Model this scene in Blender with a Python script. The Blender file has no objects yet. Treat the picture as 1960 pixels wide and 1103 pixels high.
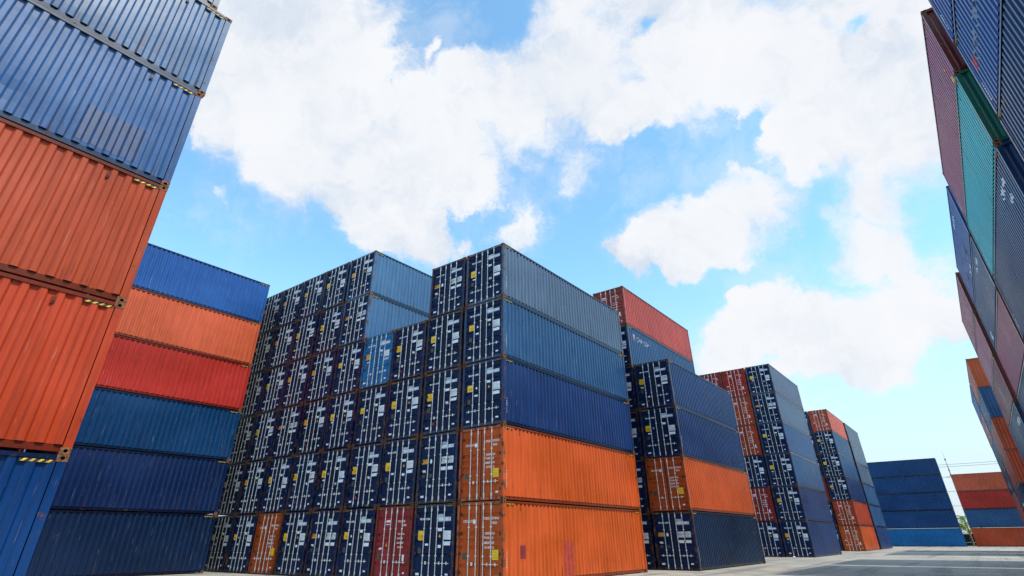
import bpy, bmesh, math, random
from mathutils import Matrix, Vector, noise
random.seed(7)
S = bpy.context.scene
COL = S.collection

# ------------------------------------------------------------------ camera
YAW, PIT, ROLL, EYE = 0.658406, 0.517133, 0.006154, 1.5365
cam = bpy.data.cameras.new("camera"); cam_ob = bpy.data.objects.new("camera", cam); COL.objects.link(cam_ob)
cam.sensor_fit = 'HORIZONTAL'; cam.sensor_width = 36.0; cam.lens = 1034.6 / 1960 * 36
cam.shift_x = (980 - 974.75) / 1960; cam.shift_y = -(551.5 - 444.42) / 1960
cam.clip_start = 0.1; cam.clip_end = 5000
R = Vector((math.cos(YAW), math.sin(YAW), 0)); F0 = Vector((-math.sin(YAW), math.cos(YAW), 0)); Z = Vector((0, 0, 1))
D = F0 * math.cos(PIT) + Z * math.sin(PIT); U = -F0 * math.sin(PIT) + Z * math.cos(PIT)
right = R * math.cos(ROLL) - U * math.sin(ROLL); up = R * math.sin(ROLL) + U * math.cos(ROLL)
m = Matrix((right, up, -D)).transposed().to_4x4(); m.translation = Vector((0, 0, EYE))
cam_ob.matrix_world = m
S.camera = cam_ob

# ------------------------------------------------------------------ light
S.view_settings.view_transform = 'Standard'; S.view_settings.look = 'None'
S.view_settings.gamma = 1.0; S.view_settings.use_curve_mapping = False
S.view_settings.exposure = 0.0
SUN_EL, SUN_AZ = math.radians(54), math.radians(1.5)      # azimuth from +X towards -Y
sd = Vector((math.cos(SUN_EL) * math.cos(SUN_AZ), math.cos(SUN_EL) * math.sin(SUN_AZ), math.sin(SUN_EL)))
sun = bpy.data.lights.new("sun", 'SUN'); sun.energy = 4.6; sun.angle = math.radians(0.6); sun.color = (1.0, 0.95, 0.87)
sun_ob = bpy.data.objects.new("sun", sun); COL.objects.link(sun_ob)
sun_ob.rotation_euler = sd.to_track_quat('Z', 'Y').to_euler(); sun_ob.location = (20, -10, 40)

# ------------------------------------------------------------------ sky with clouds (directions on the dome)
CLOUDS=[(-0.666,0.281,0.691,0.197),(-0.684,0.208,0.699,0.187),(-0.683,0.39,0.618,0.153),(-0.748,0.364,0.554,0.078),(-0.75,0.248,0.613,0.089),(-0.656,0.49,0.574,0.131),(-0.649,0.566,0.508,0.067),(-0.695,0.522,0.494,0.075),(-0.553,0.539,0.636,0.133),(-0.45,0.577,0.681,0.131),(-0.481,0.511,0.712,0.064),(-0.315,0.612,0.726,0.134),(-0.301,0.672,0.677,0.081),(-0.311,0.56,0.768,0.079),(-0.182,0.695,0.695,0.127),(-0.058,0.731,0.68,0.125),(0.027,0.789,0.614,0.109),(0.113,0.775,0.622,0.126),(0.093,0.851,0.517,0.101),(-0.026,0.831,0.556,0.069),(-0.056,0.852,0.52,0.031),(-0.116,0.598,0.793,0.173),(0.079,0.677,0.732,0.169),(-0.256,0.512,0.82,0.099),(-0.609,0.173,0.774,0.237),(0.033,0.895,0.446,0.064),(0.033,0.83,0.556,0.065),(-0.641,0.602,0.477,0.033),(-0.434,0.602,0.671,0.084),(-0.25,0.707,0.661,0.067),(0.011,0.923,0.384,0.063),(-0.512,0.436,0.74,0.014),(-0.507,0.695,0.51,0.046),(-0.522,0.683,0.511,0.029),(-0.398,0.696,0.598,0.04),(-0.376,0.696,0.612,0.033),(-0.149,0.863,0.482,0.071),(-0.214,0.86,0.463,0.073),(-0.286,0.846,0.451,0.056),(-0.343,0.827,0.446,0.039),(-0.102,0.872,0.479,0.034),(-0.262,0.868,0.421,0.035),(-0.204,0.926,0.318,0.069),(-0.14,0.944,0.3,0.073),(-0.08,0.956,0.281,0.066),(-0.005,0.955,0.297,0.055),(0.036,0.957,0.287,0.056),(-0.052,0.97,0.238,0.042),(-0.107,0.965,0.239,0.04),(-0.242,0.923,0.299,0.046),(0.021,0.942,0.336,0.035),(-0.169,0.92,0.354,0.041),(0.075,0.942,0.328,0.039),(-0.178,0.952,0.249,0.039),(-0.256,0.934,0.25,0.057),(-0.019,0.909,0.416,0.041),(-0.833,0.294,0.469,0.024),(-0.064,0.864,0.499,0.022),(-0.082,0.879,0.469,0.018),(-0.609,0.638,0.471,0.029),(-0.458,0.429,0.779,-0.074),(-0.386,0.481,0.787,-0.065),(-0.514,0.399,0.759,-0.039),(-0.423,0.484,0.766,-0.035),(-0.19,0.628,0.754,-0.03),(0.058,0.755,0.653,-0.028),(-0.827,0.239,0.508,-0.055),(-0.113,0.81,0.576,-0.045),(-0.264,0.759,0.596,-0.063)]
w = bpy.data.worlds.new("World"); S.world = w; w.use_nodes = True
nt = w.node_tree; nt.nodes.clear()
def N(t, nt=nt, **k):
    n = nt.nodes.new(t)
    for a, b in k.items(): setattr(n, a, b)
    return n
def math_node(nt, op, a, b=None, c=None, clamp=False):
    n = nt.nodes.new('ShaderNodeMath'); n.operation = op; n.use_clamp = clamp
    for i, v in enumerate((a, b, c)):
        if v is None: continue
        if isinstance(v, (int, float)): n.inputs[i].default_value = v
        else: nt.links.new(v, n.inputs[i])
    return n.outputs[0]
def mixc(nt, f, a, b, blend='MIX'):
    n = nt.nodes.new('ShaderNodeMix'); n.data_type = 'RGBA'; n.blend_type = blend
    for s, v in ((n.inputs[0], f), (n.inputs[6], a), (n.inputs[7], b)):
        if isinstance(v, (int, float)): s.default_value = v
        elif isinstance(v, tuple): s.default_value = v if len(v) == 4 else v + (1,)
        else: nt.links.new(v, s)
    return n.outputs[2]
def noise_node(nt, vec, scale, detail=4, rough=.55, lac=2.0, dist=0.0):
    n = nt.nodes.new('ShaderNodeTexNoise'); nt.links.new(vec, n.inputs['Vector'])
    n.inputs['Scale'].default_value = scale; n.inputs['Detail'].default_value = detail
    n.inputs['Roughness'].default_value = rough; n.inputs['Distortion'].default_value = dist
    return n
def ramp(nt, fac, stops):
    n = nt.nodes.new('ShaderNodeValToRGB'); nt.links.new(fac, n.inputs[0]); e = n.color_ramp.elements
    while len(e) < len(stops): e.new(0.5)
    for i, (p, c) in enumerate(stops):
        e[i].position = p; e[i].color = c if len(c) == 4 else c + (1,)
    return n.outputs[0]
def maprange(nt, v, a, b, c=0.0, d=1.0, smooth=True):
    n = nt.nodes.new('ShaderNodeMapRange'); n.interpolation_type = 'SMOOTHSTEP' if smooth else 'LINEAR'
    nt.links.new(v, n.inputs[0])
    for i, x in enumerate((a, b, c, d)): n.inputs[i + 1].default_value = x
    return n.outputs[0]
sky = N('ShaderNodeTexSky', sky_type='NISHITA', sun_disc=False)
sky.sun_elevation = SUN_EL; sky.sun_rotation = math.atan2(sd.x, sd.y)
sky.air_density = 1.0; sky.dust_density = 1.2; sky.ozone_density = 1.2; sky.altitude = 0
tc = N('ShaderNodeTexCoord')
dirv = tc.outputs['Generated']
def vmath(op, a, b, idx=0, scale=None):
    n = nt.nodes.new('ShaderNodeVectorMath'); n.operation = op
    for i, v in enumerate((a, b)):
        if v is None: continue
        if isinstance(v, tuple): n.inputs[i].default_value = v
        else: nt.links.new(v, n.inputs[i])
    if scale is not None: n.inputs['Scale'].default_value = scale
    return n.outputs[idx]
wn = noise_node(nt, dirv, 5.0, 3, .5)
warp = vmath('SCALE', vmath('SUBTRACT', wn.outputs['Color'], (.5, .5, .5)), None, 0, .11)
wn2 = noise_node(nt, dirv, 15.0, 5, .6)
warp2 = vmath('SCALE', vmath('SUBTRACT', wn2.outputs['Color'], (.5, .5, .5)), None, 0, .085)
dw = vmath('ADD', vmath('ADD', dirv, warp), warp2)
acc = None; hol = None
for x, y, z, r in CLOUDS:
    dist = vmath('DISTANCE', dw, (x, y, z), 1)
    a = 1.0 if abs(r) > .055 else .62
    v = math_node(nt, 'MULTIPLY_ADD', dist, -a / abs(r), a)
    if r > 0: acc = v if acc is None else math_node(nt, 'SMOOTH_MAX', acc, v, 0.12)
    else: hol = v if hol is None else math_node(nt, 'MAXIMUM', hol, v)
# clouds over the rest of the dome, behind and beside the view
bgn = noise_node(nt, dirv, 2.1, 4, .5)
east = vmath('DOT_PRODUCT', dirv, (.78, .25, .45), 1)
bgv = math_node(nt, 'MULTIPLY_ADD', maprange(nt, east, .35, .95), .22, bgn.outputs[0])
away = math_node(nt, 'MULTIPLY', maprange(nt, vmath('DISTANCE', dirv, tuple(D), 1), 1.05, 1.35), maprange(nt, bgv, .5, .66, -1.0, .6))
away = math_node(nt, 'ADD', away, maprange(nt, vmath('DISTANCE', dirv, tuple(D), 1), 1.05, 1.35, -1.0, 0.0))
acc = math_node(nt, 'MAXIMUM', acc, away)
hol = math_node(nt, 'MULTIPLY', math_node(nt, 'MAXIMUM', hol, 0.0), 1.5)
fb = noise_node(nt, dw, 7.5, 13, .70)
fb2 = noise_node(nt, dirv, 3.3, 3, .5)
fb3 = noise_node(nt, dw, 4.0, 8, .62)
acc = math_node(nt, 'MINIMUM', math_node(nt, 'MULTIPLY_ADD', acc, 1.25, .04), .85)
dens = math_node(nt, 'MULTIPLY_ADD', math_node(nt, 'SUBTRACT', fb.outputs[0], .5), 2.6, acc)
dens = math_node(nt, 'SUBTRACT', dens, hol)
wide = maprange(nt, fb2.outputs[0], .38, .62, .2, .8)
crispn = nt.nodes.new('ShaderNodeMapRange'); crispn.interpolation_type = 'SMOOTHSTEP'
nt.links.new(dens, crispn.inputs[0]); crispn.inputs[1].default_value = -.12; nt.links.new(wide, crispn.inputs[2])
crisp = crispn.outputs[0]
soft = maprange(nt, dens, -.5, .35)
mask = math_node(nt, 'MULTIPLY_ADD', crisp, .74, math_node(nt, 'MULTIPLY', soft, .26), clamp=True)
veil = math_node(nt, 'MULTIPLY', maprange(nt, fb3.outputs[0], .5, .68), .3)
mask = math_node(nt, 'MAXIMUM', mask, veil)
core = maprange(nt, dens, .3, 1.3, 0, .75)
shade = maprange(nt, fb3.outputs[0], .38, .6)
fb4 = noise_node(nt, dw, 11.0, 9, .6)
cl_col = mixc(nt, shade, (4.5, 5.05, 5.85, 1), (6.1, 6.3, 6.55, 1))
cl_col = mixc(nt, maprange(nt, fb4.outputs[0], .42, .6, 0, .7), cl_col, (6.35, 6.4, 6.6, 1))
cl_col = mixc(nt, core, cl_col, (6.0, 6.15, 6.45, 1))
sk = mixc(nt, 1.0, sky.outputs[0], (1.68, 2.36, 2.32, 1), 'MULTIPLY')
sx = N('ShaderNodeSeparateXYZ'); nt.links.new(dirv, sx.inputs[0])
hz = maprange(nt, sx.outputs[2], -.03, .46, .93, 0.0)
hz = math_node(nt, 'MULTIPLY', hz, maprange(nt, vmath('DISTANCE', dirv, tuple(D), 1), .95, 1.4, 1.0, .25))
sk = mixc(nt, hz, sk, (4.8, 5.3, 5.95, 1))
outc = mixc(nt, mask, sk, cl_col)
bg = N('ShaderNodeBackground'); nt.links.new(outc, bg.inputs[0]); bg.inputs[1].default_value = 0.15
wo = N('ShaderNodeOutputWorld'); nt.links.new(bg.outputs[0], wo.inputs[0])

# ------------------------------------------------------------------ materials
def newmat(name):
    mt = bpy.data.materials.new(name); mt.use_nodes = True
    n = mt.node_tree; b = n.nodes['Principled BSDF']
    return mt, n, b
def objco(n, per_obj=True):
    t = n.nodes.new('ShaderNodeTexCoord'); oi = n.nodes.new('ShaderNodeObjectInfo')
    v = n.nodes.new('ShaderNodeVectorMath'); v.operation = 'ADD'
    sc = n.nodes.new('ShaderNodeMath'); sc.operation = 'MULTIPLY'; sc.inputs[1].default_value = 97.0
    n.links.new(oi.outputs['Alpha'], sc.inputs[0]); n.links.new(t.outputs['Object'], v.inputs[0]); n.links.new(sc.outputs[0], v.inputs[1])
    return t, oi, v.outputs[0]
def scaled(n, vec, s):
    mp = n.nodes.new('ShaderNodeMapping'); mp.inputs['Scale'].default_value = s; n.links.new(vec, mp.inputs[0]); return mp.outputs[0]
def paint(name, rust_lo, rust_hi, fade=.22, rust_mix=.9, darken=1.0, spec=.31, rg0=.24):
    mt, n, b = newmat(name); t, oi, co = objco(n)
    big = noise_node(n, scaled(n, co, (1, .35, .7)), .55, 3, .5).outputs[0]
    streak = noise_node(n, scaled(n, co, (5, 5, .28)), 1.7, 6, .62).outputs[0]
    fine = noise_node(n, scaled(n, co, (1, 1, .35)), 9, 6, .65).outputs[0]
    spot = noise_node(n, co, 4.2, 9, .66).outputs[0]
    pale = n.nodes.new('ShaderNodeVectorMath'); pale.operation = 'MULTIPLY_ADD'; n.links.new(oi.outputs['Color'], pale.inputs[0]); pale.inputs[1].default_value = (1.35, 1.35, 1.3); pale.inputs[2].default_value = (.002, .004, .009)
    c = mixc(n, math_node(n, 'MULTIPLY', maprange(n, big, .38, .66), fade * 3), oi.outputs['Color'], pale.outputs[0])
    c = mixc(n, maprange(n, streak, .42, .62, 0, .38), c, mixc(n, 1.0, c, (.5, .48, .5, 1), 'MULTIPLY'))
    scr = noise_node(n, scaled(n, co, (26, 26, 1.1)), 1.0, 3, .6).outputs[0]
    c = mixc(n, maprange(n, scr, .66, .72, 0, .4), c, mixc(n, .5, c, (.5, .48, .45, 1)))
    c = mixc(n, maprange(n, fine, .68, .76, 0, .12), c, (.5, .46, .42, 1))
    rc = ramp(n, fine, [(.38, (.025, .011, .006)), (.54, (.11, .045, .018)), (.68, (.26, .15, .075))])
    rusty = maprange(n, spot, rust_lo, rust_hi, 0, rust_mix)
    c = mixc(n, rusty, c, rc)
    # run-down streaks of rust low on the panel
    sp = n.nodes.new('ShaderNodeSeparateXYZ'); n.links.new(t.outputs['Object'], sp.inputs[0])
    low = maprange(n, sp.outputs[2], .15, 1.3, 1, 0)
    st2 = noise_node(n, scaled(n, co, (11, 11, .5)), 1.3, 4, .6).outputs[0]
    c = mixc(n, math_node(n, 'MULTIPLY', low, maprange(n, st2, .60, .68, 0, .8)), c, (.06, .022, .01, 1))
    if darken < 1: c = mixc(n, 1.0, c, (darken, darken, darken, 1), 'MULTIPLY')
    n.links.new(c, b.inputs['Base Color'])
    rg = maprange(n, big, .3, .7, rg0, rg0 + .14, False)
    n.links.new(math_node(n, 'MAXIMUM', rg, math_node(n, 'MULTIPLY', rusty, .85)), b.inputs['Roughness'])
    b.inputs['Specular IOR Level'].default_value = spec
    bump = n.nodes.new('ShaderNodeBump'); bump.inputs['Strength'].default_value = .35; bump.inputs['Distance'].default_value = .02
    hb = noise_node(n, scaled(n, co, (1, .8, .6)), 1.6, 3, .5).outputs[0]
    n.links.new(math_node(n, 'MULTIPLY_ADD', spot, .08, hb), bump.inputs['Height']); n.links.new(bump.outputs[0], b.inputs['Normal'])
    return mt
M = {}
M['paint'] = paint('container_paint', .66, .76)
M['doorpaint'] = paint('door_paint', .66, .76, spec=.16, rg0=.5)
M['frame'] = paint('frame_paint', .47, .60, .3, .9)
M['post'] = paint('post_paint', .58, .66, .3, .85)
M['rail'] = paint('rail_paint', .58, .70, darken=.38)  # multiplies the whole rail colour darker
def simple(name, col, rough=.5, metal=0, var=.3, scale=6.0, bump=0.0, spec=.5):
    mt, n, b = newmat(name); t, oi, co = objco(n)
    nz = noise_node(n, co, scale, 6, .6).outputs[0]
    c = mixc(n, maprange(n, nz, .3, .7), tuple(x * (1 - var) for x in col), tuple(min(1, x * (1 + var * .6)) for x in col))
    n.links.new(c, b.inputs['Base Color']); b.inputs['Roughness'].default_value = rough; b.inputs['Metallic'].default_value = metal
    b.inputs['Specular IOR Level'].default_value = spec
    if bump:
        bp = n.nodes.new('ShaderNodeBump'); bp.inputs['Strength'].default_value = bump; n.links.new(nz, bp.inputs['Height']); n.links.new(bp.outputs[0], b.inputs['Normal'])
    return mt
M['casting'] = simple('casting_rust', (.16, .06, .022), .85, 0, .8, 22, .4)
M['hole'] = simple('casting_hole', (.006, .005, .005), .9)
M['galv'] = simple('galvanised_bar', (.86, .85, .80), .45, 0, .22, 9)
M['rubber'] = simple('gasket_rubber', (.008, .009, .011), .7)
M['hinge'] = simple('hinge_steel', (.05, .022, .014), .7, 0, .5, 20)
M['white'] = simple('white_vinyl', (.86, .88, .92), .5, 0, .12, 14)
M['grey'] = simple('grey_vinyl', (.50, .55, .68), .55, 0, .5, 40)
M['ink'] = simple('dark_ink', (.07, .08, .12), .6)
M['yellow'] = simple('yellow_vinyl', (.95, .58, .01), .5, 0, .15, 14)
M['hazard'] = simple('worn_hazard_yellow', (.62, .40, .02), .6, 0, .6, 26)
M['amber'] = simple('amber_vinyl', (.8, .33, .01), .5, 0, .2, 14)
M['fadedwhite'] = simple('faded_white_paint', (.24, .29, .38), .6, 0, .3, 20)
M['plate'] = simple('data_plate_metal', (.10, .085, .06), .5, .4, .4, 20)
M['tan'] = simple('tan_plate', (.42, .28, .16), .6, 0, .4, 20)
M['red'] = simple('red_vinyl', (.62, .02, .045), .5, 0, .15, 14)
M['royal'] = simple('blue_vinyl', (.03, .07, .4), .5, 0, .15, 14)
M['black'] = simple('black_vinyl', (.012, .012, .012), .55)
M['pinkwhite'] = simple('faded_white_lettering', (.85, .66, .60), .6, 0, .3, 20)
M['patchred'] = simple('repaint_dark_red', (.20, .022, .03), .45, 0, .25, 5)
M['patchred2'] = simple('repaint_red', (.37, .045, .025), .45, 0, .3, 5)
M['patchblue'] = simple('repaint_blue', (.010, .040, .13), .45, 0, .25, 5)

# ------------------------------------------------------------------ mesh helpers
class MB:
    def __init__(s): s.v = []; s.f = []; s.mi = []; s.mats = []
    def mat(s, k):
        if k not in s.mats: s.mats.append(k)
        return s.mats.index(k)
    def poly(s, pts, k):
        b = len(s.v); s.v += [tuple(p) for p in pts]; s.f.append(tuple(range(b, b + len(pts)))); s.mi.append(s.mat(k)); return s
    def box(s, x0, x1, y0, y1, z0, z1, k):
        b = len(s.v)
        s.v += [(x0, y0, z0), (x1, y0, z0), (x1, y1, z0), (x0, y1, z0), (x0, y0, z1), (x1, y0, z1), (x1, y1, z1), (x0, y1, z1)]
        for q in ((0, 3, 2, 1), (4, 5, 6, 7), (0, 1, 5, 4), (1, 2, 6, 5), (2, 3, 7, 6), (3, 0, 4, 7)):
            s.f.append(tuple(b + i for i in q)); s.mi.append(s.mat(k))
        return s
    def prism(s, poly, axis, a, b_, k):
        """extrude a 2D polygon along axis from a to b_"""
        def P(p, t): return {'x': (t, p[0], p[1]), 'y': (p[0], t, p[1]), 'z': (p[0], p[1], t)}[axis]
        n = len(poly); b = len(s.v); s.v += [P(p, a) for p in poly] + [P(p, b_) for p in poly]; i = s.mat(k)
        s.f.append(tuple(range(b, b + n))); s.mi.append(i); s.f.append(tuple(range(b + 2 * n - 1, b + n - 1, -1))); s.mi.append(i)
        for j in range(n):
            s.f.append((b + j, b + n + j, b + n + (j + 1) % n, b + (j + 1) % n)); s.mi.append(i)
        return s
    def tube(s, pts, r, k, seg=8, r2=None):
        pts = [Vector(p) for p in pts]; rings = []
        for i, p in enumerate(pts):
            d = (pts[min(i + 1, len(pts) - 1)] - pts[max(i - 1, 0)]).normalized()
            a = d.orthogonal().normalized(); c = d.cross(a)
            rr = r if r2 is None else r + (r2 - r) * i / (len(pts) - 1)
            b = len(s.v); s.v += [tuple(p + (a * math.cos(t) + c * math.sin(t)) * rr) for t in [2 * math.pi * j / seg for j in range(seg)]]; rings.append(b)
        i_ = s.mat(k)
        for q in range(len(rings) - 1):
            for j in range(seg):
                s.f.append((rings[q] + j, rings[q] + (j + 1) % seg, rings[q + 1] + (j + 1) % seg, rings[q + 1] + j)); s.mi.append(i_)
        s.f.append(tuple(rings[0] + j for j in range(seg))[::-1]); s.mi.append(i_); s.f.append(tuple(rings[-1] + j for j in range(seg))); s.mi.append(i_)
        return s
    def mesh(s, name, smooth=False, fix=True):
        me = bpy.data.meshes.new(name); me.from_pydata(s.v, [], s.f)
        for k in s.mats: me.materials.append(M[k])
        me.polygons.foreach_set('material_index', s.mi)
        if fix:
            bm = bmesh.new(); bm.from_mesh(me); bmesh.ops.recalc_face_normals(bm, faces=bm.faces); bm.to_mesh(me); bm.free()
        if smooth: me.polygons.foreach_set('use_smooth', [True] * len(me.polygons))
        me.update(); return me
def link(name, me, parent=None, color=None):
    o = bpy.data.objects.new(name, me); COL.objects.link(o)
    if parent: o.parent = parent
    if color: o.color = color
    return o
def empty(name, loc, rz=0):
    o = bpy.data.objects.new(name, None); COL.objects.link(o); o.location = loc; o.rotation_euler = (0, 0, rz); o.empty_display_size = .3
    return o
def tag(o, label, cat=None, group=None, kind=None):
    if label: o['label'] = label
    if cat: o['category'] = cat
    if group: o['group'] = group
    if kind: o['kind'] = kind
    return o

# ------------------------------------------------------------------ container geometry (door end at -y)
WX, LY, HZ = 1.219, 6.096, 2.896
# vertical corrugation of the long sides: depth below the outer flat as a function of y
NP = 42; PY = 11.86 / NP; Y0 = -5.93
SEG = [(0, 0), (.094, 0), (.094 + .042, .046), (.094 + .042 + .104, .046), (PY, 0)]
def side_breaks():
    br = []
    for i in range(NP):
        for a, d in SEG[:-1]: br.append((Y0 + i * PY + a, d))
    br.append((Y0 + NP * PY, 0)); return br
SB = side_breaks()
def prof(br, t):
    if t <= br[0][0]: return br[0][1]
    for (a, d), (b, e) in zip(br, br[1:]):
        if t <= b: return d + (e - d) * (t - a) / (b - a) if b > a else e
    return br[-1][1]
XO = 1.199                                     # outer flat of the side panels
def side_panel(sgn, dents=0, seed=0):
    mb = MB(); zs = [.158, 2.83]
    if dents: zs = [.158 + 2.672 * i / 10 for i in range(11)]
    rnd = random.Random(seed)
    dl = [(rnd.uniform(-5.4, 5.4), rnd.uniform(.4, 2.5), rnd.uniform(.12, .3), rnd.uniform(.008, .022)) for _ in range(dents)]
    n = len(SB); k = mb.mat('paint')
    for z in zs:
        for y, d in SB:
            q = 0
            for (dy, dz, r, a) in dl: q += a * math.exp(-(((y - dy) / r) ** 2 + ((z - dz) / (r * 1.3)) ** 2))
            q += .004 * noise.noise(Vector((y * .9, z * 1.1, seed))) if dents and .2 < z < 2.8 else 0
            mb.v.append((sgn * (XO - d - q), y, z))
    for j in range(len(zs) - 1):
        for i in range(n - 1):
            a = j * n + i; q = (a, a + 1, a + 1 + n, a + n)
            mb.f.append(q if sgn > 0 else q[::-1]); mb.mi.append(k)
    return mb.mesh('side_panel', fix=False)
def corr_patch(y0, y1, z0, z1, k, sgn=1, off=.0035):
    """a painted-over rectangle lying on the corrugated side"""
    ys = sorted({y0, y1} | {y for y, d in SB if y0 < y < y1}); mb = MB()
    for a, b in zip(ys, ys[1:]):
        xa, xb = sgn * (XO - prof(SB, a) + off), sgn * (XO - prof(SB, b) + off)
        mb.poly([(xa, a, z0), (xb, b, z0), (xb, b, z1), (xa, a, z1)][::sgn], k)
    return mb.mesh('repainted_patch', fix=False)
def ring_face(mb, c, e1, e2, w1, w2, hr1, hr2, k, depth):
    """rect face centred c with an oval hole; e1,e2 unit vectors, inner normal = e1 x e2 reversed"""
    n = e1.cross(e2); seg = 12; rect = []; hole = []
    for i in range(seg):
        t = 2 * math.pi * (i + .5) / seg; ca, sa = math.cos(t), math.sin(t)
        s = 1 / max(abs(ca), abs(sa))
        rect.append(c + e1 * (ca * s * w1) + e2 * (sa * s * w2)); hole.append(c + e1 * (ca * hr1) + e2 * (sa * hr2))
    for i in range(seg):
        j = (i + 1) % seg
        mb.poly([rect[i], rect[j], hole[j], hole[i]], k)
        mb.poly([hole[i], hole[j], hole[j] - n * depth, hole[i] - n * depth], 'hole')
    mb.poly([h - n * depth for h in hole], 'hole')
def casting(sx, sy, sz):
    mb = MB(); lx, ly, lz = .162, .178, .118
    x1 = WX * sx; y1 = LY * sy; z0 = 0 if sz < 0 else HZ - lz
    cx, cy, cz = x1 - sx * lx / 2, y1 - sy * ly / 2, z0 + lz / 2
    X, Y, Zv = Vector((1, 0, 0)), Vector((0, 1, 0)), Vector((0, 0, 1))
    ring_face(mb, Vector((x1, cy, cz)), Y * sx, Zv, ly / 2, lz / 2, .036, .032, 'casting', .05)
    ring_face(mb, Vector((cx, y1, cz)), Zv, X * sy, lz / 2, lx / 2, .032, .036, 'casting', .05)
    xa, xb, ya, yb = x1 - sx * lx, x1, y1 - sy * ly, y1
    mb.poly([(xa, ya, z0), (xb, ya, z0), (xb, yb, z0), (xa, yb, z0)], 'casting')
    mb.poly([(xa, ya, z0 + lz), (xb, ya, z0 + lz), (xb, yb, z0 + lz), (xa, yb, z0 + lz)], 'casting')
    mb.poly([(xa, ya, z0), (xa, yb, z0), (xa, yb, z0 + lz), (xa, ya, z0 + lz)], 'casting')
    mb.poly([(xa, ya, z0), (xb, ya, z0), (xb, ya, z0 + lz), (xa, ya, z0 + lz)], 'casting')
    return mb.mesh('corner_casting', fix=False)
def frame(plain_castings=False, post='frame'):
    mb = MB()
    for sx in (-1, 1):
        for sy in (-1, 1):
            xs = sorted((sx * (WX - .125), sx * (WX - .005))); ys = sorted((sy * (LY - .15), sy * (LY - .006)))
            mb.box(*xs, *ys, .118, HZ - .118, post)
            if plain_castings:
                xs = sorted((sx * (WX - .162), sx * WX)); ys = sorted((sy * (LY - .178), sy * LY))
                mb.box(*xs, *ys, 0, .118, 'casting'); mb.box(*xs, *ys, HZ - .118, HZ, 'casting')
        xs = sorted((sx * 1.158, sx * 1.2165)); mb.box(*xs, -LY + .179, LY - .179, 2.812, 2.882, 'rail')
        xs = sorted((sx * 1.09, sx * 1.160)); mb.box(*xs, -LY + .179, LY - .179, .040, .150, 'rail')
    for sy in (-1, 1):
        ys = sorted((sy * 6.0, sy * 6.088))
        mb.box(-WX + .163, WX - .163, *ys, 2.768, 2.882, post); mb.box(-WX + .163, WX - .163, *ys, .03, .148, post)
    for i in range(12):                          # floor cross members
        y = -5.4 + i * .98; mb.box(-1.088, 1.088, y, y + .05, .045, .145, 'rail')
    return mb.mesh('frame')
def roof():
    mb = MB(); br = []
    for i in range(40):
        a = -5.9 + i * .295; br += [(a, 0), (a + .09, 0), (a + .12, .018), (a + .21, .018), (a + .24, 0)]
    br.append((5.9, 0))
    for (a, d), (b, e) in zip(br, br[1:]):
        mb.poly([(-1.157, a, 2.872 - d), (1.157, a, 2.872 - d), (1.157, b, 2.872 - e), (-1.157, b, 2.872 - e)], 'paint')
    return mb.mesh('roof', fix=False)
def end_panel():
    mb = MB(); br = []; n = 8; p = 2.17 / n
    for i in range(n):
        a = -1.085 + i * p; br += [(a, 0), (a + .07, 0), (a + .135, .045), (a + p - .065, .045)]
    br.append((1.085, 0))
    for (a, d), (b, e) in zip(br, br[1:]):
        mb.poly([(a, 6.06 - d, .149), (a, 6.06 - d, 2.767), (b, 6.06 - e, 2.767), (b, 6.06 - e, .149)], 'paint')
    return mb.mesh('end_panel', fix=False)
# ---- doors.  u runs 0..1 over both leaves as seen from outside, v runs 0..1 from the top down
ZT, ZH = 2.752, 2.59
def grooves(cs, w=.15, d=.044):
    br = [(ZT - ZH, 0)]
    for v in sorted(cs, reverse=True):
        z = ZT - v * ZH; br += [(z - w / 2, 0), (z - w / 2 + .045, d), (z + w / 2 - .045, d), (z + w / 2, 0)]
    br.append((ZT, 0)); return br
DP = {'a': grooves((.135, .385, .48, .575, .815)), 'b': grooves((.085, .285, .485, .675), .13)}
YD = -6.05
def door_leaf(sgn, kind):
    br = DP[kind]; mb = MB(); xa, xb = (.034, 1.078) if sgn > 0 else (-1.078, -.034)
    zb, zt = ZT - ZH, ZT; f = .05
    mb.box(xa, xa + f, YD - .004, YD + .04, zb, zt, 'doorpaint'); mb.box(xb - f, xb, YD - .004, YD + .04, zb, zt, 'doorpaint')
    mb.box(xa + f, xb - f, YD - .004, YD + .04, zb, zb + f, 'doorpaint'); mb.box(xa + f, xb - f, YD - .004, YD + .04, zt - f, zt, 'doorpaint')
    zs = [(z, d) for z, d in br if zb + f < z < zt - f]; zs = [(zb + f, 0)] + zs + [(zt - f, 0)]
    for (a, d), (b, e) in zip(zs, zs[1:]):
        mb.poly([(xa + f, YD + d, a), (xb - f, YD + d, a), (xb - f, YD + e, b), (xa + f, YD + e, b)], 'doorpaint')
    return mb.mesh('door', fix=False)
def gasket():
    mb = MB()
    mb.box(-.033, .033, YD + .006, YD + .03, .15, 2.765, 'rubber')
    mb.box(-1.094, -1.079, YD + .004, YD + .03, .15, 2.765, 'rubber'); mb.box(1.079, 1.094, YD + .004, YD + .03, .15, 2.765, 'rubber')
    mb.box(-1.078, 1.078, YD + .004, YD + .03, .149, .161, 'rubber'); mb.box(-1.078, 1.078, YD + .004, YD + .03, 2.753, 2.766, 'rubber')
    return mb.mesh('door_gasket')
def UX(u): return -1.085 + u * 2.17
def VZ(v): return ZT - v * ZH
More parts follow.
